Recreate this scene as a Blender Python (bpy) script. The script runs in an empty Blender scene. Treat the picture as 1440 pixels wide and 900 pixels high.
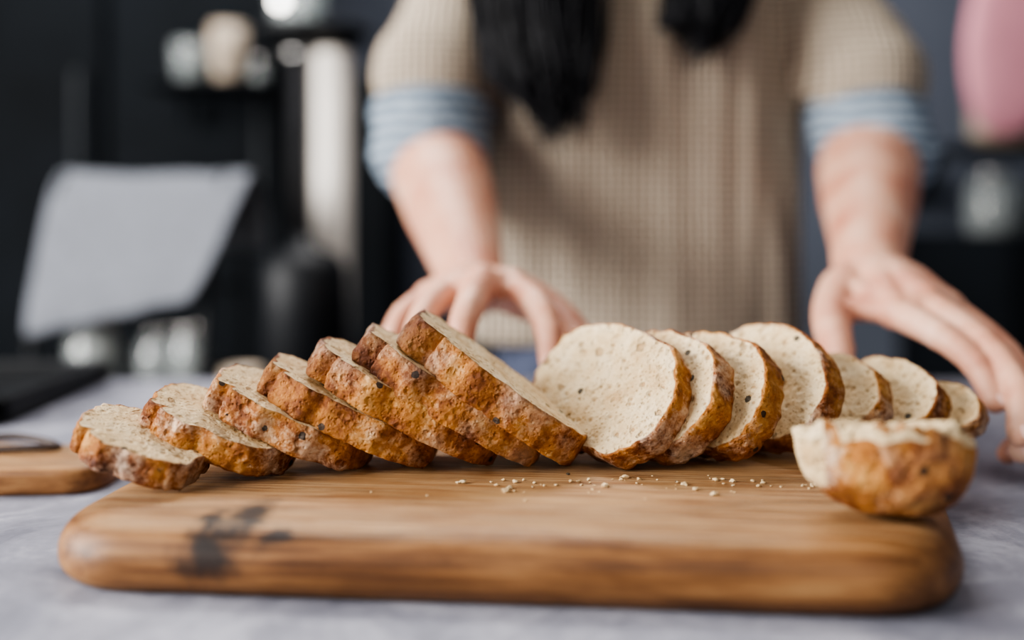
import bpy, bmesh, math, random
from mathutils import Vector, Matrix, noise
random.seed(4)
C = bpy.context.scene.collection
TT = 0.75      # table top
BT = 0.785     # cutting board top

# ---------------------------------------------------------------- helpers
def link(o, parent=None):
    C.objects.link(o)
    if parent: o.parent = parent
    return o
def empty(name):
    e = bpy.data.objects.new(name, None); e.empty_display_size = .05
    return link(e)
def obj(name, bm, mats, parent=None, smooth=True):
    me = bpy.data.meshes.new(name)
    bmesh.ops.recalc_face_normals(bm, faces=bm.faces)
    bm.to_mesh(me); bm.free()
    for m in (mats if isinstance(mats, (list, tuple)) else [mats]): me.materials.append(m)
    for p in me.polygons: p.use_smooth = smooth
    return link(bpy.data.objects.new(name, me), parent)
class NT:
    def __init__(s, name, rough=.6, spec=.5):
        s.m = bpy.data.materials.new(name); s.m.use_nodes = True
        s.t = s.m.node_tree; s.n = s.t.nodes; s.b = s.n['Principled BSDF']
        s.b.inputs['Roughness'].default_value = rough
        s.b.inputs['Specular IOR Level'].default_value = spec
        s.tc = s.n.new('ShaderNodeTexCoord')
    def l(s, a, b): s.t.links.new(a, b)
    def map(s, scale=(1,1,1), rnd=False, rot=(0,0,0)):
        mp = s.n.new('ShaderNodeMapping'); s.l(s.tc.outputs['Object'], mp.inputs['Vector'])
        mp.inputs['Scale'].default_value = scale; mp.inputs['Rotation'].default_value = rot
        if rnd:
            oi = s.n.new('ShaderNodeObjectInfo')
            v = s.n.new('ShaderNodeVectorMath'); v.operation = 'SCALE'
            v.inputs[0].default_value = (7, 13, 5); s.l(oi.outputs['Random'], v.inputs['Scale'])
            s.l(v.outputs[0], mp.inputs['Location'])
        return mp.outputs[0]
    def noise(s, vec, scale, detail=4, rough=.55, dist=0):
        q = s.n.new('ShaderNodeTexNoise'); s.l(vec, q.inputs['Vector'])
        q.inputs['Scale'].default_value = scale; q.inputs['Detail'].default_value = detail
        q.inputs['Roughness'].default_value = rough; q.inputs['Distortion'].default_value = dist
        return q.outputs['Fac']
    def vor(s, vec, scale, out='Distance'):
        q = s.n.new('ShaderNodeTexVoronoi'); s.l(vec, q.inputs['Vector']); q.inputs['Scale'].default_value = scale
        return q.outputs[out]
    def wave(s, vec, scale, dist=0, dirn='X', dscale=1):
        q = s.n.new('ShaderNodeTexWave'); s.l(vec, q.inputs['Vector']); q.bands_direction = dirn
        q.inputs['Scale'].default_value = scale; q.inputs['Distortion'].default_value = dist
        q.inputs['Detail Scale'].default_value = dscale
        return q.outputs['Fac']
    def ramp(s, fac, stops):
        r = s.n.new('ShaderNodeValToRGB'); s.l(fac, r.inputs[0])
        e = r.color_ramp.elements
        while len(e) < len(stops): e.new(.5)
        for i, (p, c) in enumerate(stops):
            e[i].position = p
            e[i].color = (c, c, c, 1) if not hasattr(c, '__len__') else (*c, 1)
        return r.outputs[0]
    def mix(s, fac, a, b, mode='MIX'):
        q = s.n.new('ShaderNodeMix'); q.data_type = 'RGBA'; q.blend_type = mode
        for v, i in ((fac, 0), (a, 6), (b, 7)):
            if hasattr(v, 'links'): s.l(v, q.inputs[i])
            elif i == 0: q.inputs[0].default_value = v
            else: q.inputs[i].default_value = (*v, 1)
        return q.outputs[2]
    def math(s, op, a, b=0.):
        q = s.n.new('ShaderNodeMath'); q.operation = op
        for i, v in enumerate((a, b)):
            if hasattr(v, 'links'): s.l(v, q.inputs[i])
            else: q.inputs[i].default_value = v
        return q.outputs[0]
    def attr(s, name):
        q = s.n.new('ShaderNodeAttribute'); q.attribute_name = name; return q.outputs['Fac']
    def bump(s, h, strength=.4, dist=.001):
        q = s.n.new('ShaderNodeBump'); s.l(h, q.inputs['Height'])
        q.inputs['Strength'].default_value = strength; q.inputs['Distance'].default_value = dist
        s.l(q.outputs[0], s.b.inputs['Normal'])
    def col(s, c):
        if hasattr(c, 'links'): s.l(c, s.b.inputs['Base Color'])
        else: s.b.inputs['Base Color'].default_value = (*c, 1)
        return s
def simple(name, c, rough=.6, var=.25, sc=8, metal=0, spec=.5, trans=0, bump=0):
    n = NT(name, rough, spec)
    f = n.noise(n.map(), sc)
    n.col(n.ramp(f, [(.3, [x*(1-var) for x in c]), (.7, [min(1, x*(1+var)) for x in c])]))
    n.b.inputs['Metallic'].default_value = metal
    n.b.inputs['Transmission Weight'].default_value = trans
    if bump: n.bump(f, bump, .003)
    return n.m

# ---------------------------------------------------------------- materials
def bread_mat():
    n = NT('bread', .68, .32)
    v = n.map(rnd=True)
    big = n.noise(v, 46, 3); fine = n.noise(v, 240, 6, .72); mid = n.noise(v, 95, 4, .6)
    cr = n.ramp(n.math('ADD', n.math('MULTIPLY', big, .62), n.math('MULTIPLY', fine, .38)),
                [(.33, (.060, .014, .004)), (.43, (.225, .066, .013)), (.53, (.44, .170, .032)), (.66, (.68, .36, .11))])
    dk = n.attr('dark')
    cr = n.mix(n.math('MULTIPLY', dk, .85), cr, (.060, .015, .007))
    fl = n.ramp(n.math('ADD', n.math('MULTIPLY', n.noise(v, 30, 2), .6), n.math('MULTIPLY', fine, .4)), [(.49, 0.), (.64, 1.)])
    fl2 = n.math('MULTIPLY', fl, n.attr('flour'))
    cr = n.mix(fl2, cr, (.78, .62, .47))
    por = n.vor(v, 360); por2 = n.vor(v, 150); por3 = n.vor(v, 58)
    cb = n.ramp(n.noise(v, 48, 5, .65), [(.3, (.62, .41, .20)), (.5, (.79, .59, .34)), (.7, (.88, .71, .46))])
    cb = n.mix(n.ramp(por, [(.05, .65), (.4, 0.)]), cb, (.47, .28, .11))
    cb = n.mix(n.ramp(n.math('ADD', por2, n.math('MULTIPLY', mid, .5)), [(.36, .8), (.50, 0.)]), cb, (.42, .24, .095))
    big3 = n.ramp(n.math('ADD', por3, n.math('MULTIPLY', mid, .85)), [(.48, 1.), (.57, 0.)])
    cb = n.mix(n.math('MULTIPLY', big3, .65), cb, (.44, .26, .11))
    q = n.vor(v, 85, 'Color'); sep = n.n.new('ShaderNodeSeparateColor'); n.l(q, sep.inputs[0])
    has = n.math('GREATER_THAN', sep.outputs[0], .85)
    near = n.math('LESS_THAN', n.math('ADD', n.vor(v, 85), n.math('MULTIPLY', fine, .25)), .33)
    seed = n.math('MULTIPLY', has, near)
    k = n.ramp(n.math('ADD', n.attr('crust'), n.math('MULTIPLY', n.math('SUBTRACT', mid, .5), .5)), [(.34, 0.), (.58, 1.)])
    c = n.mix(k, cb, cr)
    c = n.mix(n.math('MULTIPLY', seed, .92), c, (.022, .018, .014))
    n.col(c)
    h = n.math('ADD', n.math('MULTIPLY', n.ramp(por, [(.0, 0.), (.4, 1.)]), .5), n.math('ADD', n.math('MULTIPLY', fine, 1.0), n.math('MULTIPLY', mid, 1.2)))
    h = n.math('ADD', h, n.math('MULTIPLY', n.ramp(por2, [(.1, 0.), (.4, 1.)]), .9))
    h = n.math('SUBTRACT', h, n.math('MULTIPLY', n.math('MULTIPLY', big3, n.math('SUBTRACT', 1., k)), 1.3))
    n.bump(h, 1., .0018)
    return n.m
M_bread = bread_mat()

def wood_mat(name, knot=None, rot=0.):
    n = NT(name, .5, .35)
    g = n.noise(n.map((2.2, 60, 60)), 3.2, 7, .75, .4); g2 = n.noise(n.map((2.0, 14, 14)), 3, 4, .6, 1.0)
    g3 = n.noise(n.map((5, 9, 9)), 2.2, 5, .6)
    f = n.math('ADD', n.math('MULTIPLY', g, .46), n.math('ADD', n.math('MULTIPLY', g2, .32), n.math('MULTIPLY', g3, .22)))
    c = n.ramp(f, [(.36, (.045, .017, .006)), (.45, (.130, .053, .018)), (.53, (.245, .112, .040)), (.65, (.38, .205, .082))])
    sc = n.noise(n.map((4, 260, 1), rot=(0, 0, .5)), 2, 3, .6)
    sc2 = n.noise(n.map((4, 220, 1), rot=(0, 0, -.9)), 2.2, 3, .6)
    sc3 = n.noise(n.map((4, 300, 1), rot=(0, 0, 1.3)), 2.4, 3, .6)
    scr = n.math('MAXIMUM', n.ramp(sc, [(.56, 0.), (.62, 1.)]), n.ramp(sc2, [(.57, 0.), (.63, 1.)]))
    scr = n.math('MAXIMUM', scr, n.ramp(sc3, [(.56, 0.), (.62, 1.)]))
    geo = n.n.new('ShaderNodeNewGeometry'); sp = n.n.new('ShaderNodeSeparateXYZ'); n.l(geo.outputs['Normal'], sp.inputs[0])
    up = n.ramp(sp.outputs['Z'], [(.80, 0.), (.97, 1.)])
    scr = n.math('MULTIPLY', scr, up)
    worn = n.math('MULTIPLY', n.ramp(n.noise(n.map((6, 12, 1)), 2, 5, .6), [(.40, 0.), (.58, 1.)]), up)
    c = n.mix(n.math('MULTIPLY', worn, .38), c, (.44, .26, .12))
    c = n.mix(n.math('MULTIPLY', scr, .45), c, (.62, .42, .23))
    if knot:
        for (kc, ks, kr) in knot:
            q = n.n.new('ShaderNodeVectorMath'); q.operation = 'SUBTRACT'; n.l(n.tc.outputs['Object'], q.inputs[0]); q.inputs[1].default_value = kc
            q2 = n.n.new('ShaderNodeVectorMath'); q2.operation = 'MULTIPLY'; n.l(q.outputs[0], q2.inputs[0]); q2.inputs[1].default_value = ks
            q3 = n.n.new('ShaderNodeVectorMath'); q3.operation = 'LENGTH'; n.l(q2.outputs[0], q3.inputs[0])
            d = n.math('ADD', q3.outputs['Value'], n.math('MULTIPLY', n.math('SUBTRACT', n.noise(n.map(), 80, 4), .5), 1.3))
            c = n.mix(n.ramp(d, [(kr*.3, .95), (kr*1.1, 0.)]), c, (.012, .007, .006))
    n.col(c)
    n.bump(n.math('SUBTRACT', g, n.math('MULTIPLY', scr, .5)), .5, .0008)
    n.l(n.ramp(g2, [(.3, .36), (.7, .56)]), n.b.inputs['Roughness'])
    return n.m
M_board = wood_mat('oiled_acacia', [((-.146, .006, .022), (46, 26, 58), 1.05), ((-.134, .028, .033), (60, 26, 60), .9), ((-.150, .016, .032), (75, 30, 60), .7), ((-.112, .008, .030), (40, 60, 90), .6)])
M_wood2 = wood_mat('acacia_dark')

def table_mat():
    n = NT('grey_marbled_stone', .5, .4)
    v = n.map()
    a = n.noise(v, 9, 7, .65, 1.2); b = n.noise(v, 120, 4, .7)
    f = n.math('ADD', n.math('MULTIPLY', a, .8), n.math('MULTIPLY', b, .2))
    n.col(n.ramp(f, [(.36, (.135, .138, .172)), (.5, (.215, .218, .262)), (.62, (.36, .36, .415))]))
    n.bump(a, .4, .004)
    return n.m
M_table = table_mat()

def knit_mat():
    n = NT('beige_knit', .95, .05)
    v = n.map()
    r = n.wave(v, 33, .3, 'X'); h = n.wave(v, 33, .3, 'Z')
    f = n.math('ADD', n.math('MULTIPLY', r, .55), n.math('MULTIPLY', h, .45))
    c = n.ramp(f, [(.1, (.17, .12, .08)), (.5, (.53, .43, .33)), (.95, (.80, .70, .575))])
    c = n.mix(.25, c, n.ramp(n.noise(v, 5, 3), [(.3, (.42, .335, .25)), (.7, (.68, .58, .46))]))
    n.col(c); n.bump(f, 1., .008)
    return n.m
M_knit = knit_mat()
def skin_mat():
    n = NT('skin', .42, .45)
    v = n.map()
    c = n.ramp(n.noise(v, 18, 4, .6), [(.3, (.52, .20, .125)), (.52, (.68, .35, .235)), (.72, (.76, .48, .355))])
    n.col(c)
    n.b.inputs['Subsurface Weight'].default_value = .12
    n.b.inputs['Subsurface Radius'].default_value = (.012, .004, .002)
    n.b.inputs['Subsurface Scale'].default_value = .4
    wr = n.noise(n.map((1, 1, 1)), 180, 6, .7)
    n.bump(wr, .4, .002)
    return n.m
M_skin = skin_mat()
def shirt_mat():
    n = NT('blue_chambray', .85, .15)
    v = n.map()
    st = n.wave(v, 20, 2.5, 'Z')
    n.col(n.ramp(st, [(.15, (.11, .145, .19)), (.6, (.24, .295, .36)), (.9, (.38, .44, .50))]))
    n.bump(n.noise(v, 40, 4), .8, .01)
    return n.m
M_shirt = shirt_mat()
M_hair = simple('black_hair', (.0022, .0022, .0042), .5, .4, 30, spec=.22)
M_nail = simple('fingernail', (.78, .50, .42), .25, .05)
M_trouser = simple('dark_denim', (.05, .06, .10), .9, .3, 30)
M_black = simple('black_lacquer', (.005, .006, .008), .5, .3, spec=.25)
M_dark = simple('charcoal_cabinet', (.0055, .0072, .0095), .8, .4, 3, spec=.12)
M_dark2 = simple('slate_metal', (.020, .024, .030), .5, .3, 2)
M_wall = simple('slate_blue_paint', (.110, .124, .158), .85, .12, 2, spec=.2, bump=.1)
M_steel = simple('brushed_steel', (.62, .60, .58), .25, .1, 20, metal=1)
M_gun = simple('dark_chrome', (.22, .215, .21), .22, .1, 20, metal=1)
M_linen = simple('grey_linen', (.165, .175, .20), .9, .12, 60, spec=.2, bump=.3)
M_white = simple('white_ceramic', (.86, .80, .73), .2, .05)
M_cream = simple('cream_ceramic', (.50, .41, .32), .35, .1)
M_pink = simple('pink_quilting', (.74, .31, .37), .85, .08, 20)
M_glass = simple('jar_glass', (.75, .80, .80), .06, .05, trans=.75)
M_flour = simple('flour_contents', (.72, .68, .62), .9, .1)
M_grain = simple('grain_contents', (.16, .17, .15), .9, .3, 60)
M_floor = simple('grey_floor', (.06, .06, .07), .6, .2, 3)
M_leather = simple('leather_cord', (.03, .014, .009), .6, .3, 40)
M_eye = simple('eye', (.03, .015, .01), .1, .1)
M_lip = simple('lips', (.50, .16, .15), .4, .1)
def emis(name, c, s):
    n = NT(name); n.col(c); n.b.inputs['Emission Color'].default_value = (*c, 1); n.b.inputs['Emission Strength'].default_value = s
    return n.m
M_glint = emis('glint_glow', (1, .97, .9), 16)  # emission standing in for a specular highlight on glass

# ---------------------------------------------------------------- mesh builders
def add_box(bm, x0, x1, y0, y1, z0, z1, bev=.004, mi=0):
    r = bmesh.ops.create_cube(bm, size=1)
    vs = r['verts']
    for v in vs:
        v.co = Vector(((x0+x1)/2+v.co.x*(x1-x0), (y0+y1)/2+v.co.y*(y1-y0), (z0+z1)/2+v.co.z*(z1-z0)))
    fs = set(f for v in vs for f in v.link_faces)
    for f in fs: f.material_index = mi
    if bev:
        es = list(set(e for v in vs for e in v.link_edges))
        bmesh.ops.bevel(bm, geom=es, offset=bev, segments=2, affect='EDGES', profile=.5)
def boxo(name, *a, mat, parent=None, bev=.004):
    bm = bmesh.new(); add_box(bm, *a, bev=bev); return obj(name, bm, mat, parent, False)
def lathe(bm, prof, c=(0, 0, 0), seg=40, mi=0):
    rows = []
    for r, z in prof:
        if r < 1e-6: rows.append([bm.verts.new((c[0], c[1], c[2]+z))])
        else: rows.append([bm.verts.new((c[0]+r*math.cos(2*math.pi*i/seg), c[1]+r*math.sin(2*math.pi*i/seg), c[2]+z)) for i in range(seg)])
    for a, b in zip(rows, rows[1:]):
        for i in range(seg):
            j = (i+1) % seg
            f = None
            if len(a) == 1 and len(b) > 1: f = bm.faces.new((a[0], b[j], b[i]))
            elif len(b) == 1 and len(a) > 1: f = bm.faces.new((a[i], a[j], b[0]))
            elif len(a) > 1: f = bm.faces.new((a[i], a[j], b[j], b[i]))
            if f: f.material_index = mi
def catmull(pts, rad, n=7):
    P = [Vector(p) for p in pts]; out = []; R = []
    for i in range(len(P)-1):
        p0 = P[i-1] if i else P[0]*2-P[1]; p1, p2 = P[i], P[i+1]
        p3 = P[i+2] if i+2 < len(P) else P[-1]*2-P[-2]
        for k in range(n):
            t = k/n
            out.append(.5*((2*p1)+(p2-p0)*t+(2*p0-5*p1+4*p2-p3)*t*t+(3*p1-p0-3*p2+p3)*t**3))
            R.append(rad[i]*(1-t)+rad[i+1]*t)
    out.append(P[-1]); R.append(rad[-1])
    return out, R
def tube(bm, pts, rad, seg=18, n=7, cap=True, flat=1., ref=(0, 0, 1), jitter=0.):
    P, R = catmull(pts, rad, n)
    rings = []
    def ring(c, d, r):
        a = Vector(ref) - d*Vector(ref).dot(d)
        if a.length < .1: a = Vector((0, 1, 0)) - d*d.y
        a.normalize(); b = d.cross(a)
        return [bm.verts.new(c + a*r*flat*math.cos(2*math.pi*i/seg) + b*r*math.sin(2*math.pi*i/seg)) for i in range(seg)]
    D = []
    for i in range(len(P)):
        d = (P[min(i+1, len(P)-1)]-P[max(i-1, 0)]).normalized(); D.append(d)
    if cap:
        for k in (4, 3, 2, 1):
            a = k*math.pi/2/4.5; rings.append(ring(P[0]-D[0]*R[0]*math.sin(a), D[0], R[0]*math.cos(a)))
    for p, d, r in zip(P, D, R):
        if jitter: r *= 1+jitter*noise.noise(p*40)
        rings.append(ring(p, d, r))
    if cap:
        for k in (1, 2, 3, 4):
            a = k*math.pi/2/4.5; rings.append(ring(P[-1]+D[-1]*R[-1]*math.sin(a), D[-1], R[-1]*math.cos(a)))
    for a, b in zip(rings, rings[1:]):
        for i in range(seg):
            j = (i+1) % seg; bm.faces.new((a[i], a[j], b[j], b[i]))
    bm.faces.new(rings[0][::-1]); bm.faces.new(rings[-1])
def rings(bm, L, seg=96, e=2.3, fold=0.):
    rows = []
    for cx, cy, z, rx, ry in L:
        row = []
        for i in range(seg):
            t = 2*math.pi*i/seg; c, s = math.cos(t), math.sin(t)
            x = rx*math.copysign(abs(c)**(2/e), c); y = ry*math.copysign(abs(s)**(2/e), s)
            k = 1+fold*noise.noise(Vector((c*2.6, s*2.6, z*2.5)))+fold*.7*noise.noise(Vector((c*7, s*7, z*3)))
            row.append(bm.verts.new((cx+x*k, cy+y*k, z)))
        rows.append(row)
    for a, b in zip(rows, rows[1:]):
        for i in range(seg):
            j = (i+1) % seg; bm.faces.new((a[i], a[j], b[j], b[i]))
    bm.faces.new(rows[0][::-1]); bm.faces.new(rows[-1])
def ball(bm, c, r, sub=3):
    q = bmesh.ops.create_icosphere(bm, subdivisions=sub, radius=1)
    for v in q['verts']: v.co = Vector((c[0]+v.co.x*r[0], c[1]+v.co.y*r[1], c[2]+v.co.z*r[2]))
def remesh(o, vs, sm=6, f=.5):
    m = o.modifiers.new('fuse', 'REMESH'); m.mode = 'VOXEL'; m.voxel_size = vs; m.use_smooth_shade = True
    s = o.modifiers.new('soften', 'SMOOTH'); s.iterations = sm; s.factor = f

# ---------------------------------------------------------------- room
boxo('floor', -2.3, 2.3, -1.6, 2.7, -.05, 0, mat=M_floor, bev=0)
boxo('wall_back', -2.3, 2.3, 2.6, 2.7, 0, 2.7, mat=M_wall, bev=0)
bm = bmesh.new()
add_box(bm, -2.3, -2.2, -1.6, -.9, 0, 2.7, 0); add_box(bm, -2.3, -2.2, 1.0, 2.6, 0, 2.7, 0)
add_box(bm, -2.3, -2.2, -.9, 1.0, 0, .95, 0); add_box(bm, -2.3, -2.2, -.9, 1.0, 2.35, 2.7, 0)
obj('wall_left', bm, M_wall, None, False)
boxo('wall_right', 2.2, 2.3, -1.6, 2.6, 0, 2.7, mat=M_wall, bev=0)
bm = bmesh.new()
for y in (-.92, .03, .98): add_box(bm, -2.27, -2.21, y-.025, y+.025, .95, 2.35)
for z in (.975, 1.65, 2.325): add_box(bm, -2.27, -2.21, -.9, 1.0, z-.025, z+.025)
obj('window_1', bm, M_white, None, False)
boxo('baseboard_back', -2.2, 2.2, 2.585, 2.6, 0, .09, mat=M_dark2)

# ---------------------------------------------------------------- table
tb = empty('dining_table')
boxo('tabletop', -1.15, 1.15, .02, 1.165, TT-.04, TT, mat=M_table, parent=tb, bev=.005)
for i, (x, y) in enumerate(((-1.08, .1), (1.08, .1), (-1.08, 1.08), (1.08, 1.08))):
    boxo('leg_%d' % (i+1), x-.035, x+.035, y-.035, y+.035, 0, TT-.04, mat=M_dark, parent=tb)

# ---------------------------------------------------------------- boards
def rounded_poly(P, rad, n=14):
    out = []
    N = len(P)
    for i in range(N):
        p = Vector(P[i]); a = (Vector(P[i-1])-p); b = (Vector(P[(i+1) % N])-p)
        r = rad[i]; a.normalize(); b.normalize()
        ang = a.angle(b); d = r/math.tan(ang/2)
        s, e = p+a*d, p+b*d
        c = p+(a+b).normalized()*(r/math.sin(ang/2))
        a0 = math.atan2(s.y-c.y, s.x-c.x); a1 = math.atan2(e.y-c.y, e.x-c.x)
        da = (a1-a0+math.pi) % (2*math.pi)-math.pi
        for k in range(n+1): out.append(Vector((c.x+r*math.cos(a0+da*k/n), c.y+r*math.sin(a0+da*k/n))))
    return out
def densify(P, step=.012):
    o = []
    for a, b in zip(P, P[1:]+P[:1]):
        n = max(1, int((b-a).length/step))
        for k in range(n): o.append(a.lerp(b, k/n))
    return o
def slab(bm, outline, h, br_top, br_bot, z0=0):
    P = densify(outline); N = len(P)
    nor = []
    for i in range(N):
        t = (P[(i+1) % N]-P[i-1]).normalized(); nor.append(Vector((t.y, -t.x)))
    prof = []
    for k in range(7): a = k/6*math.pi/2; prof.append((br_bot*(1-math.sin(a)), z0+br_bot*(1-math.cos(a))))
    for k in range(11): a = k/10*math.pi/2; prof.append((br_top*1.25*(1-math.cos(a)), z0+h-br_top*(1-math.sin(a))))
    rows = [[bm.verts.new((p.x-n.x*i, p.y-n.y*i, z)) for p, n in zip(P, nor)] for i, z in prof]
    for a, b in zip(rows, rows[1:]):
        for i in range(N):
            j = (i+1) % N; bm.faces.new((a[i], a[j], b[j], b[i]))
    bm.faces.new(rows[0][::-1]); bm.faces.new(rows[-1])
bm = bmesh.new()
out = rounded_poly([(-.246, .0), (.226, .0), (.286, .265), (-.236, .255)], [.050, .062, .06, .05])
slab(bm, out, .035, .020, .013)
board = obj('cutting_board', bm, M_board)
board.location = (-.008, .485, TT); board.rotation_euler = (0, 0, math.radians(-5))

sb = empty('paddle_serving_board')
bm = bmesh.new()
slab(bm, rounded_poly([(-.82, .64), (-.44, .64), (-.40, .675), (-.285, .685), (-.285, .755), (-.40, .765), (-.44, .84), (-.82, .84)], [.03, .03, .03, .028, .028, .03, .03, .03], 8), .019, .006, .004, TT)
obj('paddle', bm, M_wood2, sb)
bm = bmesh.new()
tube(bm, [(-.335, .735, TT+.022), (-.35, .745, TT+.024), (-.38, .750, TT+.026), (-.41, .74, TT+.022), (-.39, .725, TT+.022), (-.35, .726, TT+.023), (-.335, .735, TT+.022)], [.0026]*7, 8)
obj('leather_loop', bm, M_leather, sb)

# ---------------------------------------------------------------- bread
def bread_slice(name, a, b, t, seed=0, dark=.5, flour=.5, bback=.8, ex=2.5):
    rnd = random.Random(seed*7+3)
    so = Vector((seed*3.7, seed*1.9, seed*5.3))
    A, K, Rn = 220, 12, 26
    g0 = rnd.uniform(3.75, 4.0)
    def outline(th):
        c, s = math.cos(th), math.sin(th)
        e = 2/ex
        px = a*math.copysign(abs(c)**e, c); bb = b if s < 0 else b*bback
        py = bb*math.copysign(abs(s)**e, s)
        k = 1+.08*noise.noise(Vector((c*1.5, s*1.5, seed*1.7)))+.04*noise.noise(Vector((c*5, s*5, seed+9)))
        d = th-g0; k += -.12*math.exp(-(d/.055)**2)+.065*math.exp(-((d+.20)/.12)**2)
        d = th-g0-.75; k += -.06*math.exp(-(d/.07)**2)+.03*math.exp(-((d+.18)/.1)**2)
        return Vector((px*k, py*k, 0))
    bm = bmesh.new()
    lc = bm.verts.layers.float.new('crust'); ld = bm.verts.layers.float.new('dark'); lf = bm.verts.layers.float.new('flour')
    O = [outline(2*math.pi*i/A) for i in range(A)]
    def disp(p, amt):
        q = p+so
        return Vector((noise.noise(q*80), noise.noise(q*80+Vector((9, 9, 9))), noise.noise(q*80+Vector((5, 1, 7)))))*amt + \
               Vector((noise.noise(q*260), noise.noise(q*260+Vector((3, 9, 9))), noise.noise(q*260+Vector((5, 4, 7)))))*amt*.6
    def mk(i, fr, z, crust):
        base = O[i]*fr + Vector((0, 0, z))
        d = disp(base, .0014 if crust > .5 else .0007)
        if crust > .5: d.z *= .5
        v = bm.verts.new(base+d)
        v[lc] = crust
        ux = O[i].x/a
        v[ld] = max(0, min(1, dark*(.85*max(0, -ux)**3 + .8*max(0, noise.noise(base*45+so)-.05))))
        v[lf] = flour
        return v
    h = t/2
    rows = []
    for k in range(1, Rn):
        fr = k/Rn; rows.append([mk(i, fr*.99, -h, 0. if fr < .94 else .45) for i in range(A)])
    for k in range(K+1):
        w = -1+2*k/K; ins = 1-.022*abs(w)**4
        rows.append([mk(i, ins, w*h, 1.) for i in range(A)])
    for k in range(Rn-1, 0, -1):
        fr = k/Rn; rows.append([mk(i, fr*.99, h-.0008*(1-fr), 0. if fr < .94 else .45) for i in range(A)])
    for r0, r1 in zip(rows, rows[1:]):
        for i in range(A):
            j = (i+1) % A; bm.faces.new((r0[i], r0[j], r1[j], r1[i]))
    for r, z in ((rows[0], -h), (rows[-1], h-.0008)):
        c = bm.verts.new((0, 0, z)); c[lc] = 0
        for i in range(A): bm.faces.new((r[i], r[(i+1) % A], c))
    return obj(name, bm, M_bread)
def place(o, n, u, x, y, base=BT+.0003, spin=0):
    n = Vector(n).normalized(); u = (Vector(u)-n*Vector(u).dot(n)).normalized(); v = n.cross(u)
    R = Matrix((u, v, n)).transposed() @ Matrix.Rotation(spin, 3, 'Z')
    mz = min((R @ q.co).z for q in o.data.vertices)
    M = R.to_4x4(); M.translation = Vector((x, y, base-mz)); o.matrix_world = M
def rad(d): return math.radians(d)
left = [ # a, b, t, x, y, tilt, toward-camera lean, dark, flour
    (.0385, .033, .017, -.218, .589, 20, .12, .1, .8),
    (.048, .037, .018, -.178, .618, 21, .12, .15, .8),
    (.055, .040, .0195, -.138, .630, 24, .06, .4, .65),
    (.060, .041, .020, -.1015, .634, 25, .0, .7, .4),
    (.066, .042, .020, -.0685, .636, 28, .0, .9, .35),
    (.069, .043, .0215, -.0375, .637, 31, .0, 1., .35),
    (.068, .043, .0225, -.0120, .637, 36, .0, 1.2, .35)]
for i, (a, b, t, x, y, tl, lean, dk, fl) in enumerate(left):
    th = rad(tl)
    o = bread_slice('bread_slice', a, b, t, seed=i+1, dark=dk, flour=fl)
    place(o, (math.sin(th), -lean, math.cos(th)), (math.cos(th), 0, -math.sin(th)), x, y)
right = [ # a, b, t, x, y, n, spin
    (.058, .0450, .021, .064, .645, (-.56, -.58, .56), -.18),
    (.054, .0420, .021, .096, .648, (-.68, -.50, .54), -.12),
    (.052, .0405, .021, .131, .655, (-.70, -.50, .52), -.15),
    (.053, .0420, .021, .172, .672, (-.70, -.50, .50), -.12),
    (.043, .0310, .020, .218, .684, (-.68, -.50, .58), -.08),
    (.039, .0280, .020, .262, .692, (-.66, -.50, .60), -.05),
    (.028, .0190, .018, .301, .692, (-.62, -.50, .66), .0)]
for i, (a, b, t, x, y, n, sp) in enumerate(right):
    o = bread_slice('bread_slice', a, b, t, seed=i+20, dark=.35, flour=.7, bback=1., ex=2.25)
    place(o, n, Vector((0, 0, 1)).cross(Vector(n)), x, y, spin=sp)

# loaf heel
def heel():
    bm = bmesh.new()
    lc = bm.verts.layers.float.new('crust'); ld = bm.verts.layers.float.new('dark'); lf = bm.verts.layers.float.new('flour')
    A, K = 160, 40
    rows = []
    so = Vector((2, 8, 1))
    def nz(p, s, q=0): return noise.noise(p*s+so+Vector((q, q, q)))
    for k in range(K+1):
        ph = k/K*math.pi/2
        row = []
        for i in range(A):
            th = 2*math.pi*i/A
            c, s = math.cos(th), math.sin(th)
            r = math.cos(ph)**.78
            p = Vector((.0445*r*c+.004*math.sin(ph), .034*r*s, -.042*math.sin(ph)**.95))
            p *= 1+.10*nz(p, 26)+.03*nz(p, 110)
            if k < 6: p.z += (.0075*nz(p, 60)+.004*nz(p, 200))*(1-k/6)
            v = bm.verts.new(p); v[lc] = 1.
            v[ld] = .9*max(0, nz(p, 45)); v[lf] = max(.1, min(1.5, .30-1.7*p.x/.045))
            if k < 4 and nz(p, 60, 4) > -.05: v[lc] = .3
            if p.x < -.030 and k < 16+10*nz(p, 70, 2): v[lc] = .12
            row.append(v)
            if k == K: break
        rows.append(row)
    for a, b in zip(rows, rows[1:]):
        for i in range(A):
            j = (i+1) % A
            if len(b) == 1: bm.faces.new((a[i], a[j], b[0]))
            else: bm.faces.new((a[i], a[j], b[j], b[i]))
    prev = rows[0]
    for k in range(1, 18):
        fr = 1-k/18; row = []
        for i in range(A):
            p = rows[0][i].co*fr; p.z = rows[0][i].co.z*fr + .003*(1-fr**3)+.0015*nz(p, 120)
            v = bm.verts.new(p); v[lc] = 0.; row.append(v)
        for i in range(A):
            j = (i+1) % A; bm.faces.new((prev[i], prev[j], row[j], row[i]))
        prev = row
    bm.faces.new(prev)
    o = obj('bread_heel', bm, M_bread)
    R = (Matrix.Rotation(rad(-14), 3, 'Z') @ Matrix.Rotation(rad(-3), 3, 'Y') @ Matrix.Rotation(rad(-14), 3, 'X'))
    mz = min((R @ q.co).z for q in o.data.vertices)
    M = R.to_4x4(); M.translation = Vector((.194, .524, BT-mz)); o.matrix_world = M
heel()

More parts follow.
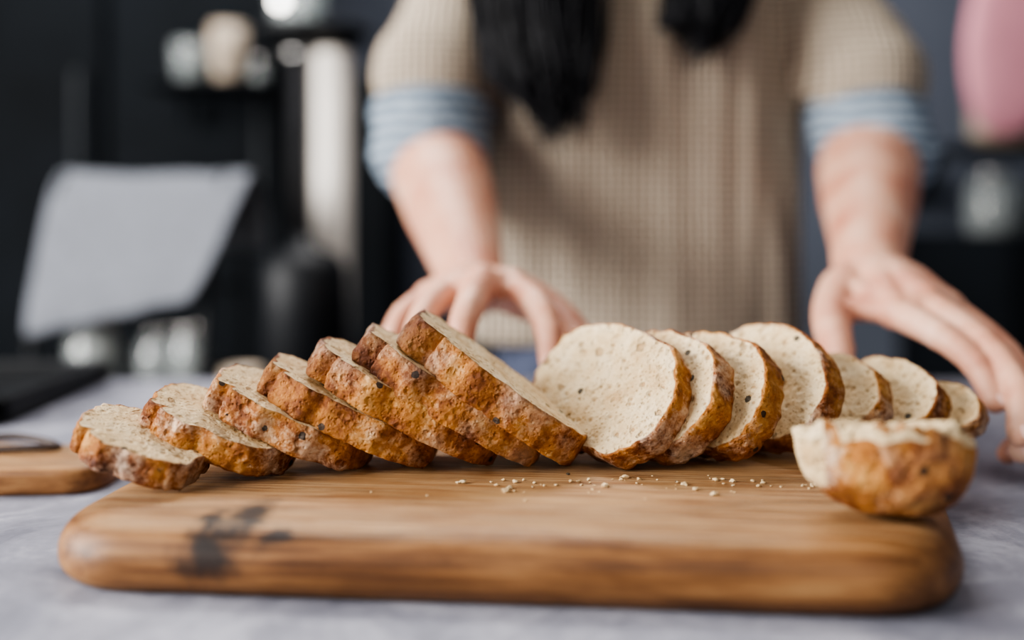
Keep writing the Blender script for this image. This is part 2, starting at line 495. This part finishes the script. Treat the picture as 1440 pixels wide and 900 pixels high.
bm = bmesh.new()
rc = random.Random(5)
lc = bm.verts.layers.float.new('crust'); bm.verts.layers.float.new('dark'); bm.verts.layers.float.new('flour')
for i in range(85):
    x = rc.gauss(.085, .075); y = rc.gauss(.583, .013)
    if not (-.19 < x < .2 and .53 < y < .608) or (x > .14 and y < .565): continue
    s = rc.choice([.0004, .0005, .0006, .0008, .001, .0015]) * rc.uniform(.8, 1.3)
    q = bmesh.ops.create_icosphere(bm, subdivisions=2, radius=s)
    for v in q['verts']:
        v.co = v.co*(1+.8*noise.noise(v.co*1100+Vector((i, 0, 0)))); v.co.z *= .7; v.co.x *= 1.3
        v.co += Vector((x, y, BT+s*.6)); v[lc] = 0
obj('bread_crumbs', bm, M_bread)

# ---------------------------------------------------------------- woman
W = empty('woman')
WX, WY = .160, 1.305
bm = bmesh.new()
rings(bm, [(WX, WY, .78, .202, .115), (WX, WY, .79, .214, .122), (WX, WY, .86, .213, .122), (WX, WY, .95, .212, .122), (WX, WY, 1.05, .210, .125), (WX, WY, 1.15, .207, .130),
           (WX, WY, 1.24, .205, .128), (WX, WY, 1.31, .195, .110), (WX, WY, 1.355, .165, .09), (WX, WY-.005, 1.385, .11, .075), (WX, WY-.01, 1.41, .07, .065)], fold=.13)
EL = {-1: Vector((-.096, 1.205, 1.045)), 1: Vector((.428, 1.205, 1.045))}
for s in (-1, 1):
    sh = Vector((WX+s*.17, WY, 1.325)); el = EL[s]
    tube(bm, [(WX+s*.09, WY, 1.335), sh, sh.lerp(el, .5)+Vector((s*.012, .02, .01)), el+Vector((0, .005, .062))], [.07, .078, .074, .074], 28, n=10, cap=True, jitter=.10)
o = obj('sweater', bm, M_knit, W); remesh(o, .006, 4)
WR = {-1: Vector((-.034, .905, .878)), 1: Vector((.318, .885, .896))}
for s in (-1, 1):
    e, w = EL[s], WR[s]
    bm = bmesh.new()
    P = [e+Vector((0, .01, .055)), e+Vector((0, .0, .018)), e+Vector((0, -.022, -.014)), e+Vector((.0, -.048, -.034))]
    tube(bm, P, [.066, .0685, .067, .062], 36, 10, jitter=.16, flat=1)
    for k in range(3):
        c = P[1].lerp(P[3], k/2.2)
        q = bmesh.ops.create_icosphere(bm, subdivisions=3, radius=1)
        for v in q['verts']: v.co = c+Vector((v.co.x*.0715, v.co.y*.069, v.co.z*.011+v.co.y*.012+v.co.x*.008*(-1)**k))
    o = obj('shirt_cuff_%s' % ('right' if s < 0 else 'left'), bm, M_shirt, W); remesh(o, .004, 2)
def hand(name, W_, el, mcp, fingers, thumb, nref, web=()):
    bm = bmesh.new()
    pc = sum((Vector(m) for m in mcp), Vector())/4
    el = el+Vector((0, -.01, -.022))
    tube(bm, [el, el.lerp(W_, .25), el.lerp(W_, .5), el.lerp(W_, .75), W_], [.052, .055, .049, .039, .0300], 28, 8, flat=.92)
    tube(bm, [el.lerp(W_, .8), W_, W_.lerp(pc, .5), pc], [.034, .031, .033, .028], 24, flat=.68)
    M4 = [Vector(m) for m in mcp]
    for m, r in zip(M4, (.0145, .015, .0145, .013)):
        tube(bm, [W_.lerp(pc, .15), W_.lerp(m, .6), m], [.021, .0185, r+.0005], 16)
    tube(bm, M4, [.0125, .0135, .013, .0115], 16)                       # knuckle bridge
    tube(bm, [W_.lerp(m, .72) for m in M4], [.0135, .0145, .014, .0125], 16)   # palm fill
    for i in range(3):                                                     # finger webs
        a = M4[i].lerp(Vector(fingers[i][0][0]), .22); b = M4[i+1].lerp(Vector(fingers[i+1][0][0]), .22)
        tube(bm, [a, b], [.009, .009], 12)
    for m, (f, rr) in zip(M4, fingers):
        root = W_.lerp(m, .8)
        tube(bm, [root, m]+[Vector(p) for p in f], [rr*1.15, rr*1.26, rr*1.06, rr*.97, rr*.82], 16, 6)
        ball(bm, f[0], (rr*1.16,)*3, 2); ball(bm, f[1], (rr*1.05,)*3, 2)
        ball(bm, m+Vector((0, 0, .003)), (rr*1.3,)*3, 2)
    tp = [Vector(p) for p in thumb]
    tube(bm, [W_.lerp(tp[0], .35)]+tp, [.018, .0200, .0158, .0130, .0102], 18, 6)
    ball(bm, tp[2], (.0142,)*3, 2)
    tube(bm, [tp[0], tp[0].lerp(M4[0], .55), M4[0]], [.017, .0145, .013], 14)
    tube(bm, [tp[1], tp[1].lerp(M4[0], .5)+(W_-pc)*.10, M4[0]], [.012, .010, .011], 14)
    o = obj(name, bm, M_skin, W); remesh(o, .0020, 3, .5)
    bm = bmesh.new()
    for pts, rr in [(f[0], f[1]) for f in fingers]+[(thumb[1:], .0118)]:
        a, b = Vector(pts[-2]), Vector(pts[-1]); d = (b-a).normalized()
        r = Vector(nref); up = (r-d*r.dot(d)).normalized(); sd = d.cross(up)
        c = b+up*rr*.72 + d*rr*.15
        q = bmesh.ops.create_icosphere(bm, subdivisions=2, radius=1)
        for v in q['verts']:
            v.co = c+sd*v.co.x*rr*.58+d*v.co.y*rr*.75+up*(v.co.z*rr*.16-abs(v.co.x)**2*rr*.15)
    obj(name+'_nails', bm, M_nail, W)
hand('right_arm_and_hand', WR[-1], EL[-1],
     [(.000, .822, .882), (-.025, .810, .885), (-.050, .818, .881), (-.071, .838, .873)],
     [([(.019, .780, .872), (.028, .757, .853), (.029, .746, .832)], .0112),
      ([(-.030, .763, .878), (-.036, .738, .862), (-.037, .730, .842)], .0112),
      ([(-.064, .778, .872), (-.072, .756, .856), (-.074, .749, .838)], .0104),
      ([(-.088, .808, .862), (-.095, .792, .848), (-.096, .787, .833)], .0092)],
     [(.006, .870, .872), (.036, .842, .859), (.054, .812, .841), (.060, .792, .820)], (0, -.8, .6))
hand('left_arm_and_hand', WR[1], EL[1],
     [(.306, .795, .866), (.330, .796, .872), (.354, .808, .866), (.372, .828, .856)],
     [([(.326, .758, .851), (.343, .736, .832), (.348, .718, .808)], .0104),
      ([(.355, .752, .846), (.3625, .714, .818), (.351, .688, .791)], .0108),
      ([(.381, .768, .836), (.383, .730, .801), (.359, .702, .776)], .0102),
      ([(.402, .795, .815), (.394, .762, .781), (.366, .736, .766)], .0090)],
     [(.284, .855, .878), (.260, .810, .860), (.247, .758, .841), (.240, .722, .822)], (.5, -.5, .7))

# head, face, hair
H = Vector((WX, WY-.05, 1.545))
bm = bmesh.new()
ball(bm, H+Vector((0, .01, .03)), (.074, .092, .085)); ball(bm, H+Vector((0, -.022, -.035)), (.056, .062, .070))
ball(bm, H+Vector((0, -.045, -.080)), (.026, .028, .024))
tube(bm, [H+Vector((0, -.082, .012)), H+Vector((0, -.094, -.010)), H+Vector((0, -.102, -.026))], [.007, .009, .012], 12)
for s in (-1, 1):
    ball(bm, H+Vector((s*.074, .008, -.005)), (.010, .020, .032)); ball(bm, H+Vector((s*.034, -.058, -.018)), (.022, .020, .022))
    ball(bm, H+Vector((s*.030, -.075, .025)), (.022, .012, .007)); ball(bm, H+Vector((s*.009, -.094, -.030)), (.008, .009, .007))
tube(bm, [H+Vector((0, .02, -.04)), H+Vector((0, .03, -.10)), Vector((WX, WY, 1.36))], [.052, .050, .062], 28)
o = obj('head_and_neck', bm, M_skin, W); remesh(o, .004, 5)
bm = bmesh.new()
for s in (-1, 1): ball(bm, H+Vector((s*.030, -.074, .008)), (.013, .008, .0065))
obj('eyes', bm, M_eye, W)
bm = bmesh.new()
for z, r in ((-.053, .0055), (-.062, .007)):
    tube(bm, [H+Vector((-.023, -.074, -.057)), H+Vector((0, -.087, z)), H+Vector((.023, -.074, -.057))], [.002, r, .002], 12)
obj('lips', bm, M_lip, W)
bm = bmesh.new()
ball(bm, H+Vector((0, .03, .045)), (.086, .094, .088)); ball(bm, H+Vector((0, .07, -.03)), (.078, .06, .11))
for s in (-1, 1): tube(bm, [H+Vector((0, -.045, .115)), H+Vector((s*.055, -.052, .075)), H+Vector((s*.084, -.02, .01)), H+Vector((s*.088, -.02, -.08))], [.012, .022, .02, .022], 16)
o = obj('hair_cap', bm, M_hair, W); remesh(o, .005, 4)
bm = bmesh.new()
rh = random.Random(2)
def lock(root, m1, midp, end, s0, s1, s2, s3, n, tipvar, thin=1.):
    for i in range(n):
        a = rh.uniform(0, 2*math.pi); q = math.sqrt(rh.random()); ox, oy = q*math.cos(a), q*math.sin(a)
        def w(k=.010): return Vector((rh.uniform(-k, k), rh.uniform(-k, k)*.6, 0))
        tip = Vector((ox*s3, oy*.018, tipvar*(q**2)*rh.uniform(.1, 1)+rh.uniform(-.015, .05)+(.05*max(0, -ox))))
        tube(bm, [root+Vector((ox*s0, oy*.03, 0)), m1+Vector((ox*s1, oy*.034, 0))+w(), midp+Vector((ox*s2, oy*.032, 0))+w(), midp.lerp(end, .6)+Vector((ox*(s2*.45+s3*.55), oy*.026, 0))+w(.014), end+tip+w(.018)], [.0030*thin, .0034*thin, .0028*thin, .0018*thin, .0005], 6, 4)
lock(H+Vector((-.074, -.015, .03)), Vector((.045, 1.175, 1.38)), Vector((.030, 1.145, 1.19)), Vector((.042, 1.120, 1.020)), .028, .055, .072, .032, 520, .09)
lock(H+Vector((.080, -.015, .03)), Vector((.240, 1.18, 1.38)), Vector((.228, 1.155, 1.22)), Vector((.212, 1.140, 1.115)), .028, .045, .054, .028, 340, .07)
obj('hair_locks', bm, M_hair, W)
# trousers + shoes
bm = bmesh.new()
rings(bm, [(WX, WY, .68, .175, .115), (WX, WY, .80, .182, .116), (WX, WY, .90, .165, .105)], e=2.2)
for s in (-1, 1):
    tube(bm, [(WX+s*.085, WY, .76), (WX+s*.09, WY-.01, .48), (WX+s*.095, WY, .12)], [.092, .07, .055], 24)
o = obj('trousers', bm, M_trouser, W); remesh(o, .008, 4)
bm = bmesh.new()
for s in (-1, 1): tube(bm, [(WX+s*.095, WY+.04, .045), (WX+s*.10, WY-.04, .045), (WX+s*.11, WY-.14, .036)], [.045, .045, .036], 20)
obj('shoes', bm, M_black, W)

# ---------------------------------------------------------------- background left
cab = empty('tall_black_cabinet')
boxo('body', -2.1, -.50, 2.22, 2.58, 0, 2.5, mat=M_dark, parent=cab)
for i in range(4):
    x = -2.09+i*.40; boxo('door_panel_%d' % (i+1), x, x+.385, 2.195, 2.218, .08, 2.48, mat=M_dark, parent=cab, bev=.008)
    bm = bmesh.new(); tube(bm, [(x+.34, 2.17, .95), (x+.34, 2.17, 1.25)], [.006, .006], 10); obj('door_handle_%d' % (i+1), bm, M_dark2, cab)
boxo('black_cupboard', -.49, -.27, 2.2, 2.58, 0, 1.25, mat=M_dark)
boxo('side_console', -1.35, -.20, 1.45, 1.95, .0, .655, mat=M_dark)
ST = .655
rk = empty('towel_covered_dish_rack')
bm = bmesh.new()
X0, X1 = -.74, -.46
for x in (X0+.01, X1-.01):
    tube(bm, [(x, 1.50, ST+.01), (x, 1.52, ST+.12), (x, 1.60, ST+.32), (x, 1.66, ST+.345), (x, 1.73, ST+.28), (x, 1.74, ST+.01)], [.006]*6, 10)
for y, z in ((1.50, .02), (1.74, .02), (1.74, .16)):
    tube(bm, [(X0, y, ST+z), (X1, y, ST+z)], [.005, .005], 10)
for i in range(8): tube(bm, [(X0+.02+i*.035, 1.50, ST+.02), (X0+.02+i*.035, 1.74, ST+.02)], [.003, .003], 8)
obj('wire_frame', bm, M_black, rk)
bm = bmesh.new()
prof = [(1.490, .105), (1.50, .14), (1.53, .20), (1.565, .27), (1.60, .335), (1.64, .362), (1.68, .355), (1.725, .325), (1.75, .28), (1.755, .22)]
rows = []
for j, (y, z) in enumerate(prof):
    row = []
    kb = max(0, 1-j/4)
    for i in range(31):
        u = i/30
        xl = -.742+.010*kb; xr = -.430-.055*kb
        x = xl+(xr-xl)*u
        w = .009*noise.noise(Vector((u*4, j*.5, 1)))
        row.append(bm.verts.new((x, y+w, ST+z+w+.055*u*kb)))
    rows.append(row)
for a, b in zip(rows, rows[1:]):
    for i in range(30): bm.faces.new((a[i], a[i+1], b[i+1], b[i]))
o = obj('draped_towel', bm, M_linen, rk); sd = o.modifiers.new('thick', 'SOLIDIFY'); sd.thickness = .004
sm = o.modifiers.new('sub', 'SUBSURF'); sm.levels = sm.render_levels = 2
bm = bmesh.new()
lathe(bm, [(0, 0), (.06, 0), (.070, .02), (.073, .13), (.070, .20), (.055, .225), (.02, .235), (.015, .25), (0, .255)], (-.335, 1.60, ST))
obj('black_stock_pot', bm, M_black)
def jar(name, x, y, z, r, h, fill=.6, mat=M_glass, par=None, cont=None):
    e = par or empty(name)
    bm = bmesh.new(); lathe(bm, [(0, 0), (r*.95, 0), (r, .006), (r, h*.8), (r*.8, h*.9), (r*.8, h), (r*.74, h), (r*.74, h*.88), (r*.93, h*.78), (r*.93, .01), (0, .008)], (x, y, z), 32); obj('glass', bm, mat, e)
    bm = bmesh.new(); lathe(bm, [(0, .011), (r*.9, .011), (r*.9, h*fill), (0, h*fill+.004)], (x, y, z), 32); obj('contents', bm, cont or M_flour, e)
    bm = bmesh.new(); lathe(bm, [(0, h+.001), (r*.86, h+.001), (r*.86, h+.014), (0, h+.016)], (x, y, z), 32); obj('lid', bm, M_steel, e)
jar('jar', -.655, 1.56, ST+.026, .040, .085, .8, par=rk)
jar('jar', -.56, 1.58, ST+.026, .034, .07, .3, par=rk, cont=M_grain)
jar('jar', -.505, 1.56, ST+.026, .026, .075, .5, par=rk, cont=M_grain)
bm = bmesh.new(); lathe(bm, [(0, 0), (.02, 0), (.025, .02), (.030, .055), (.027, .055), (.022, .022), (0, .006)], (-.405, 1.495, ST)); obj('cream_bowl', bm, M_cream)
g = empty('coffee_grinder')
gx, gy = -.328, 1.85
bm = bmesh.new(); lathe(bm, [(0, 0), (.06, 0), (.062, .02), (.052, .05), (.050, .10), (.050, .575), (.064, .585), (0, .59)], (gx-.055, gy+.02, ST), 48); obj('chrome_body', bm, M_gun, g)
bm = bmesh.new(); lathe(bm, [(.0, .0), (.034, .0), (.034, .10), (.034, .575), (.030, .585), (0, .59)], (gx, gy-.03, ST), 48); obj('reflection_strip', bm, M_white, g)  # white cylinder added as the bright window reflection on the metal body
bm = bmesh.new(); lathe(bm, [(0, .592), (.05, .592), (.10, .61), (.115, .625), (.11, .63), (.04, .622), (0, .62)], (gx-.045, gy, ST), 48); obj('drip_tray', bm, M_black, g)
bm = bmesh.new(); lathe(bm, [(0, .623), (.035, .623), (.045, .65), (.065, .76), (.068, .80), (.062, .80), (.04, .655), (0, .635)], (gx-.07, gy, ST), 40); obj('glass_hopper', bm, M_glass, g)
bm = bmesh.new(); ball(bm, (gx-.08, gy-.10, ST+.662), (.011, .011, .011)); obj('glass_glint', bm, M_glint, g)  # added glowing ball, imitates the highlight disc on the hopper glass
bm = bmesh.new(); add_box(bm, -.74, -.50, 1.97, 2.15, 1.20, 1.212); add_box(bm, -.72, -.70, 2.13, 2.160, 1.14, 1.20); add_box(bm, -.54, -.52, 2.13, 2.160, 1.14, 1.20)
obj('small_shelf', bm, M_dark, None, False)
def cup(name, x, y, z, r, h, m):
    bm = bmesh.new(); lathe(bm, [(0, 0), (r*.6, 0), (r*.8, h*.15), (r, h*.6), (r, h), (r*.93, h), (r*.92, h*.6), (r*.7, h*.2), (0, h*.12)], (x, y, z), 32)
    tube(bm, [(x, y-r*.9, z+h*.8), (x, y-r*1.5, z+h*.75), (x, y-r*1.5, z+h*.35), (x, y-r*.85, z+h*.3)], [.005]*4, 8)
    obj(name, bm, m)
cup('glass_mug', -.67, 2.07, 1.213, .034, .085, M_glass)
cup('cream_mug', -.59, 2.07, 1.213, .036, .12, M_cream)
jar('glass_jar', -.535, 2.09, 1.213, .018, .04)
bm = bmesh.new()
add_box(bm, -1.0, -.46, .90, 1.14, TT+.001, TT+.008, .002); add_box(bm, -1.0, -.46, .90, .912, TT+.001, TT+.026, .003); add_box(bm, -1.0, -.46, 1.128, 1.14, TT+.001, TT+.026, .003)
add_box(bm, -.472, -.46, .90, 1.14, TT+.001, TT+.026, .003); add_box(bm, -1.0, -.988, .90, 1.14, TT+.001, TT+.026, .003)
tr = obj('black_tray', bm, M_black, None, False)

# ---------------------------------------------------------------- background right
cb = empty('black_oven_cabinet')
boxo('body', 1.0, 2.1, 2.0, 2.58, 0, .90, mat=M_dark, parent=cb)
boxo('oven_door', 1.06, 1.62, 1.975, 2.0, .2, .80, mat=M_black, parent=cb)
bm = bmesh.new(); tube(bm, [(1.1, 1.95, .76), (1.58, 1.95, .76)], [.009, .009], 10); obj('oven_handle', bm, M_steel, cb)
bm = bmesh.new(); add_box(bm, .92, 1.7, 2.06, 2.34, 1.070, 1.088); add_box(bm, .98, 1.0, 2.32, 2.6, .96, 1.075); add_box(bm, 1.6, 1.62, 2.32, 2.6, .96, 1.075)
sh = obj('wall_shelf', bm, M_dark, None, False)
bm = bmesh.new()
for k in range(4): lathe(bm, [(0, .0), (.045, 0), (.10, .02), (.115, .045), (.11, .045), (.09, .022), (0, .008)], (1.14, 2.22, 1.089+k*.022), 40)
obj('stacked_bowls', bm, M_cream)
jar('storage_jar', 1.04, 2.15, .901, .055, .12, .5, cont=M_grain); jar('storage_jar', 1.18, 2.17, .901, .06, .11, .5, cont=M_grain)
bm = bmesh.new()
mo = [(.985, 1.10), (.945, 1.14), (.925, 1.26), (.94, 1.38), (.985, 1.52), (1.22, 1.52), (1.22, 1.38), (1.30, 1.33), (1.29, 1.26), (1.20, 1.29), (1.13, 1.16), (1.05, 1.09)]
P = [Vector((a, 0, b)) for a, b in mo]
cs = Vector((1.08, 0, 1.32)); lay = []
for y, k in ((2.095, .82), (2.075, .95), (2.055, 1.), (2.04, .95), (2.025, .82)):
    lay.append([bm.verts.new(((p.x-cs.x)*k+cs.x, y, (p.z-cs.z)*k+cs.z)) for p in P])
for a, b in zip(lay, lay[1:]):
    for i in range(len(P)): bm.faces.new((a[i], a[(i+1) % len(P)], b[(i+1) % len(P)], b[i]))
bm.faces.new(lay[0][::-1]); bm.faces.new(lay[-1])
tube(bm, [(1.10, 2.06, 1.50), (1.08, 2.06, 1.56), (1.11, 2.06, 1.60), (1.14, 2.06, 1.55), (1.12, 2.06, 1.50)], [.006]*5, 8)
o = obj('pink_oven_mitt', bm, M_pink); o.modifiers.new('sub', 'SUBSURF').render_levels = 2

# ---------------------------------------------------------------- light
def area(name, loc, tgt, sx, sy, e, c):
    L = bpy.data.lights.new(name, 'AREA'); L.shape = 'RECTANGLE'; L.size = sx; L.size_y = sy; L.energy = e; L.color = c
    o = bpy.data.objects.new(name, L); o.location = loc
    o.rotation_euler = (Vector(tgt)-Vector(loc)).to_track_quat('-Z', 'Y').to_euler(); link(o)
area('window_light', (-2.15, .05, 1.65), (0, .7, .8), 1.7, 1.2, 175, (1, .975, .945))
area('ceiling_softbox', (-.2, 1.7, 2.4), (0, .6, .75), 1.3, .5, 40, (1, .975, .95))
area('room_light', (.3, -.9, 2.3), (.1, .9, .85), 1.2, 1.0, 14, (1, .94, .87))
w = bpy.data.worlds.new('room_ambience'); bpy.context.scene.world = w; w.use_nodes = True
w.node_tree.nodes['Background'].inputs[0].default_value = (.70, .76, .90, 1); w.node_tree.nodes['Background'].inputs[1].default_value = .16
try:
    bpy.context.scene.view_settings.look = 'AgX - Medium High Contrast'
except Exception as ex: print(ex)

# ---------------------------------------------------------------- camera
cam = bpy.data.cameras.new('camera'); co = link(bpy.data.objects.new('camera', cam))
co.location = (0, 0, .944); co.rotation_euler = (math.pi/2, 0, 0)
cam.lens = 35; cam.sensor_width = 36; cam.shift_y = -150/1440; cam.clip_start = .02
cam.dof.use_dof = True; cam.dof.focus_distance = .602; cam.dof.aperture_fstop = 1.35; cam.dof.aperture_blades = 0
bpy.context.scene.camera = co
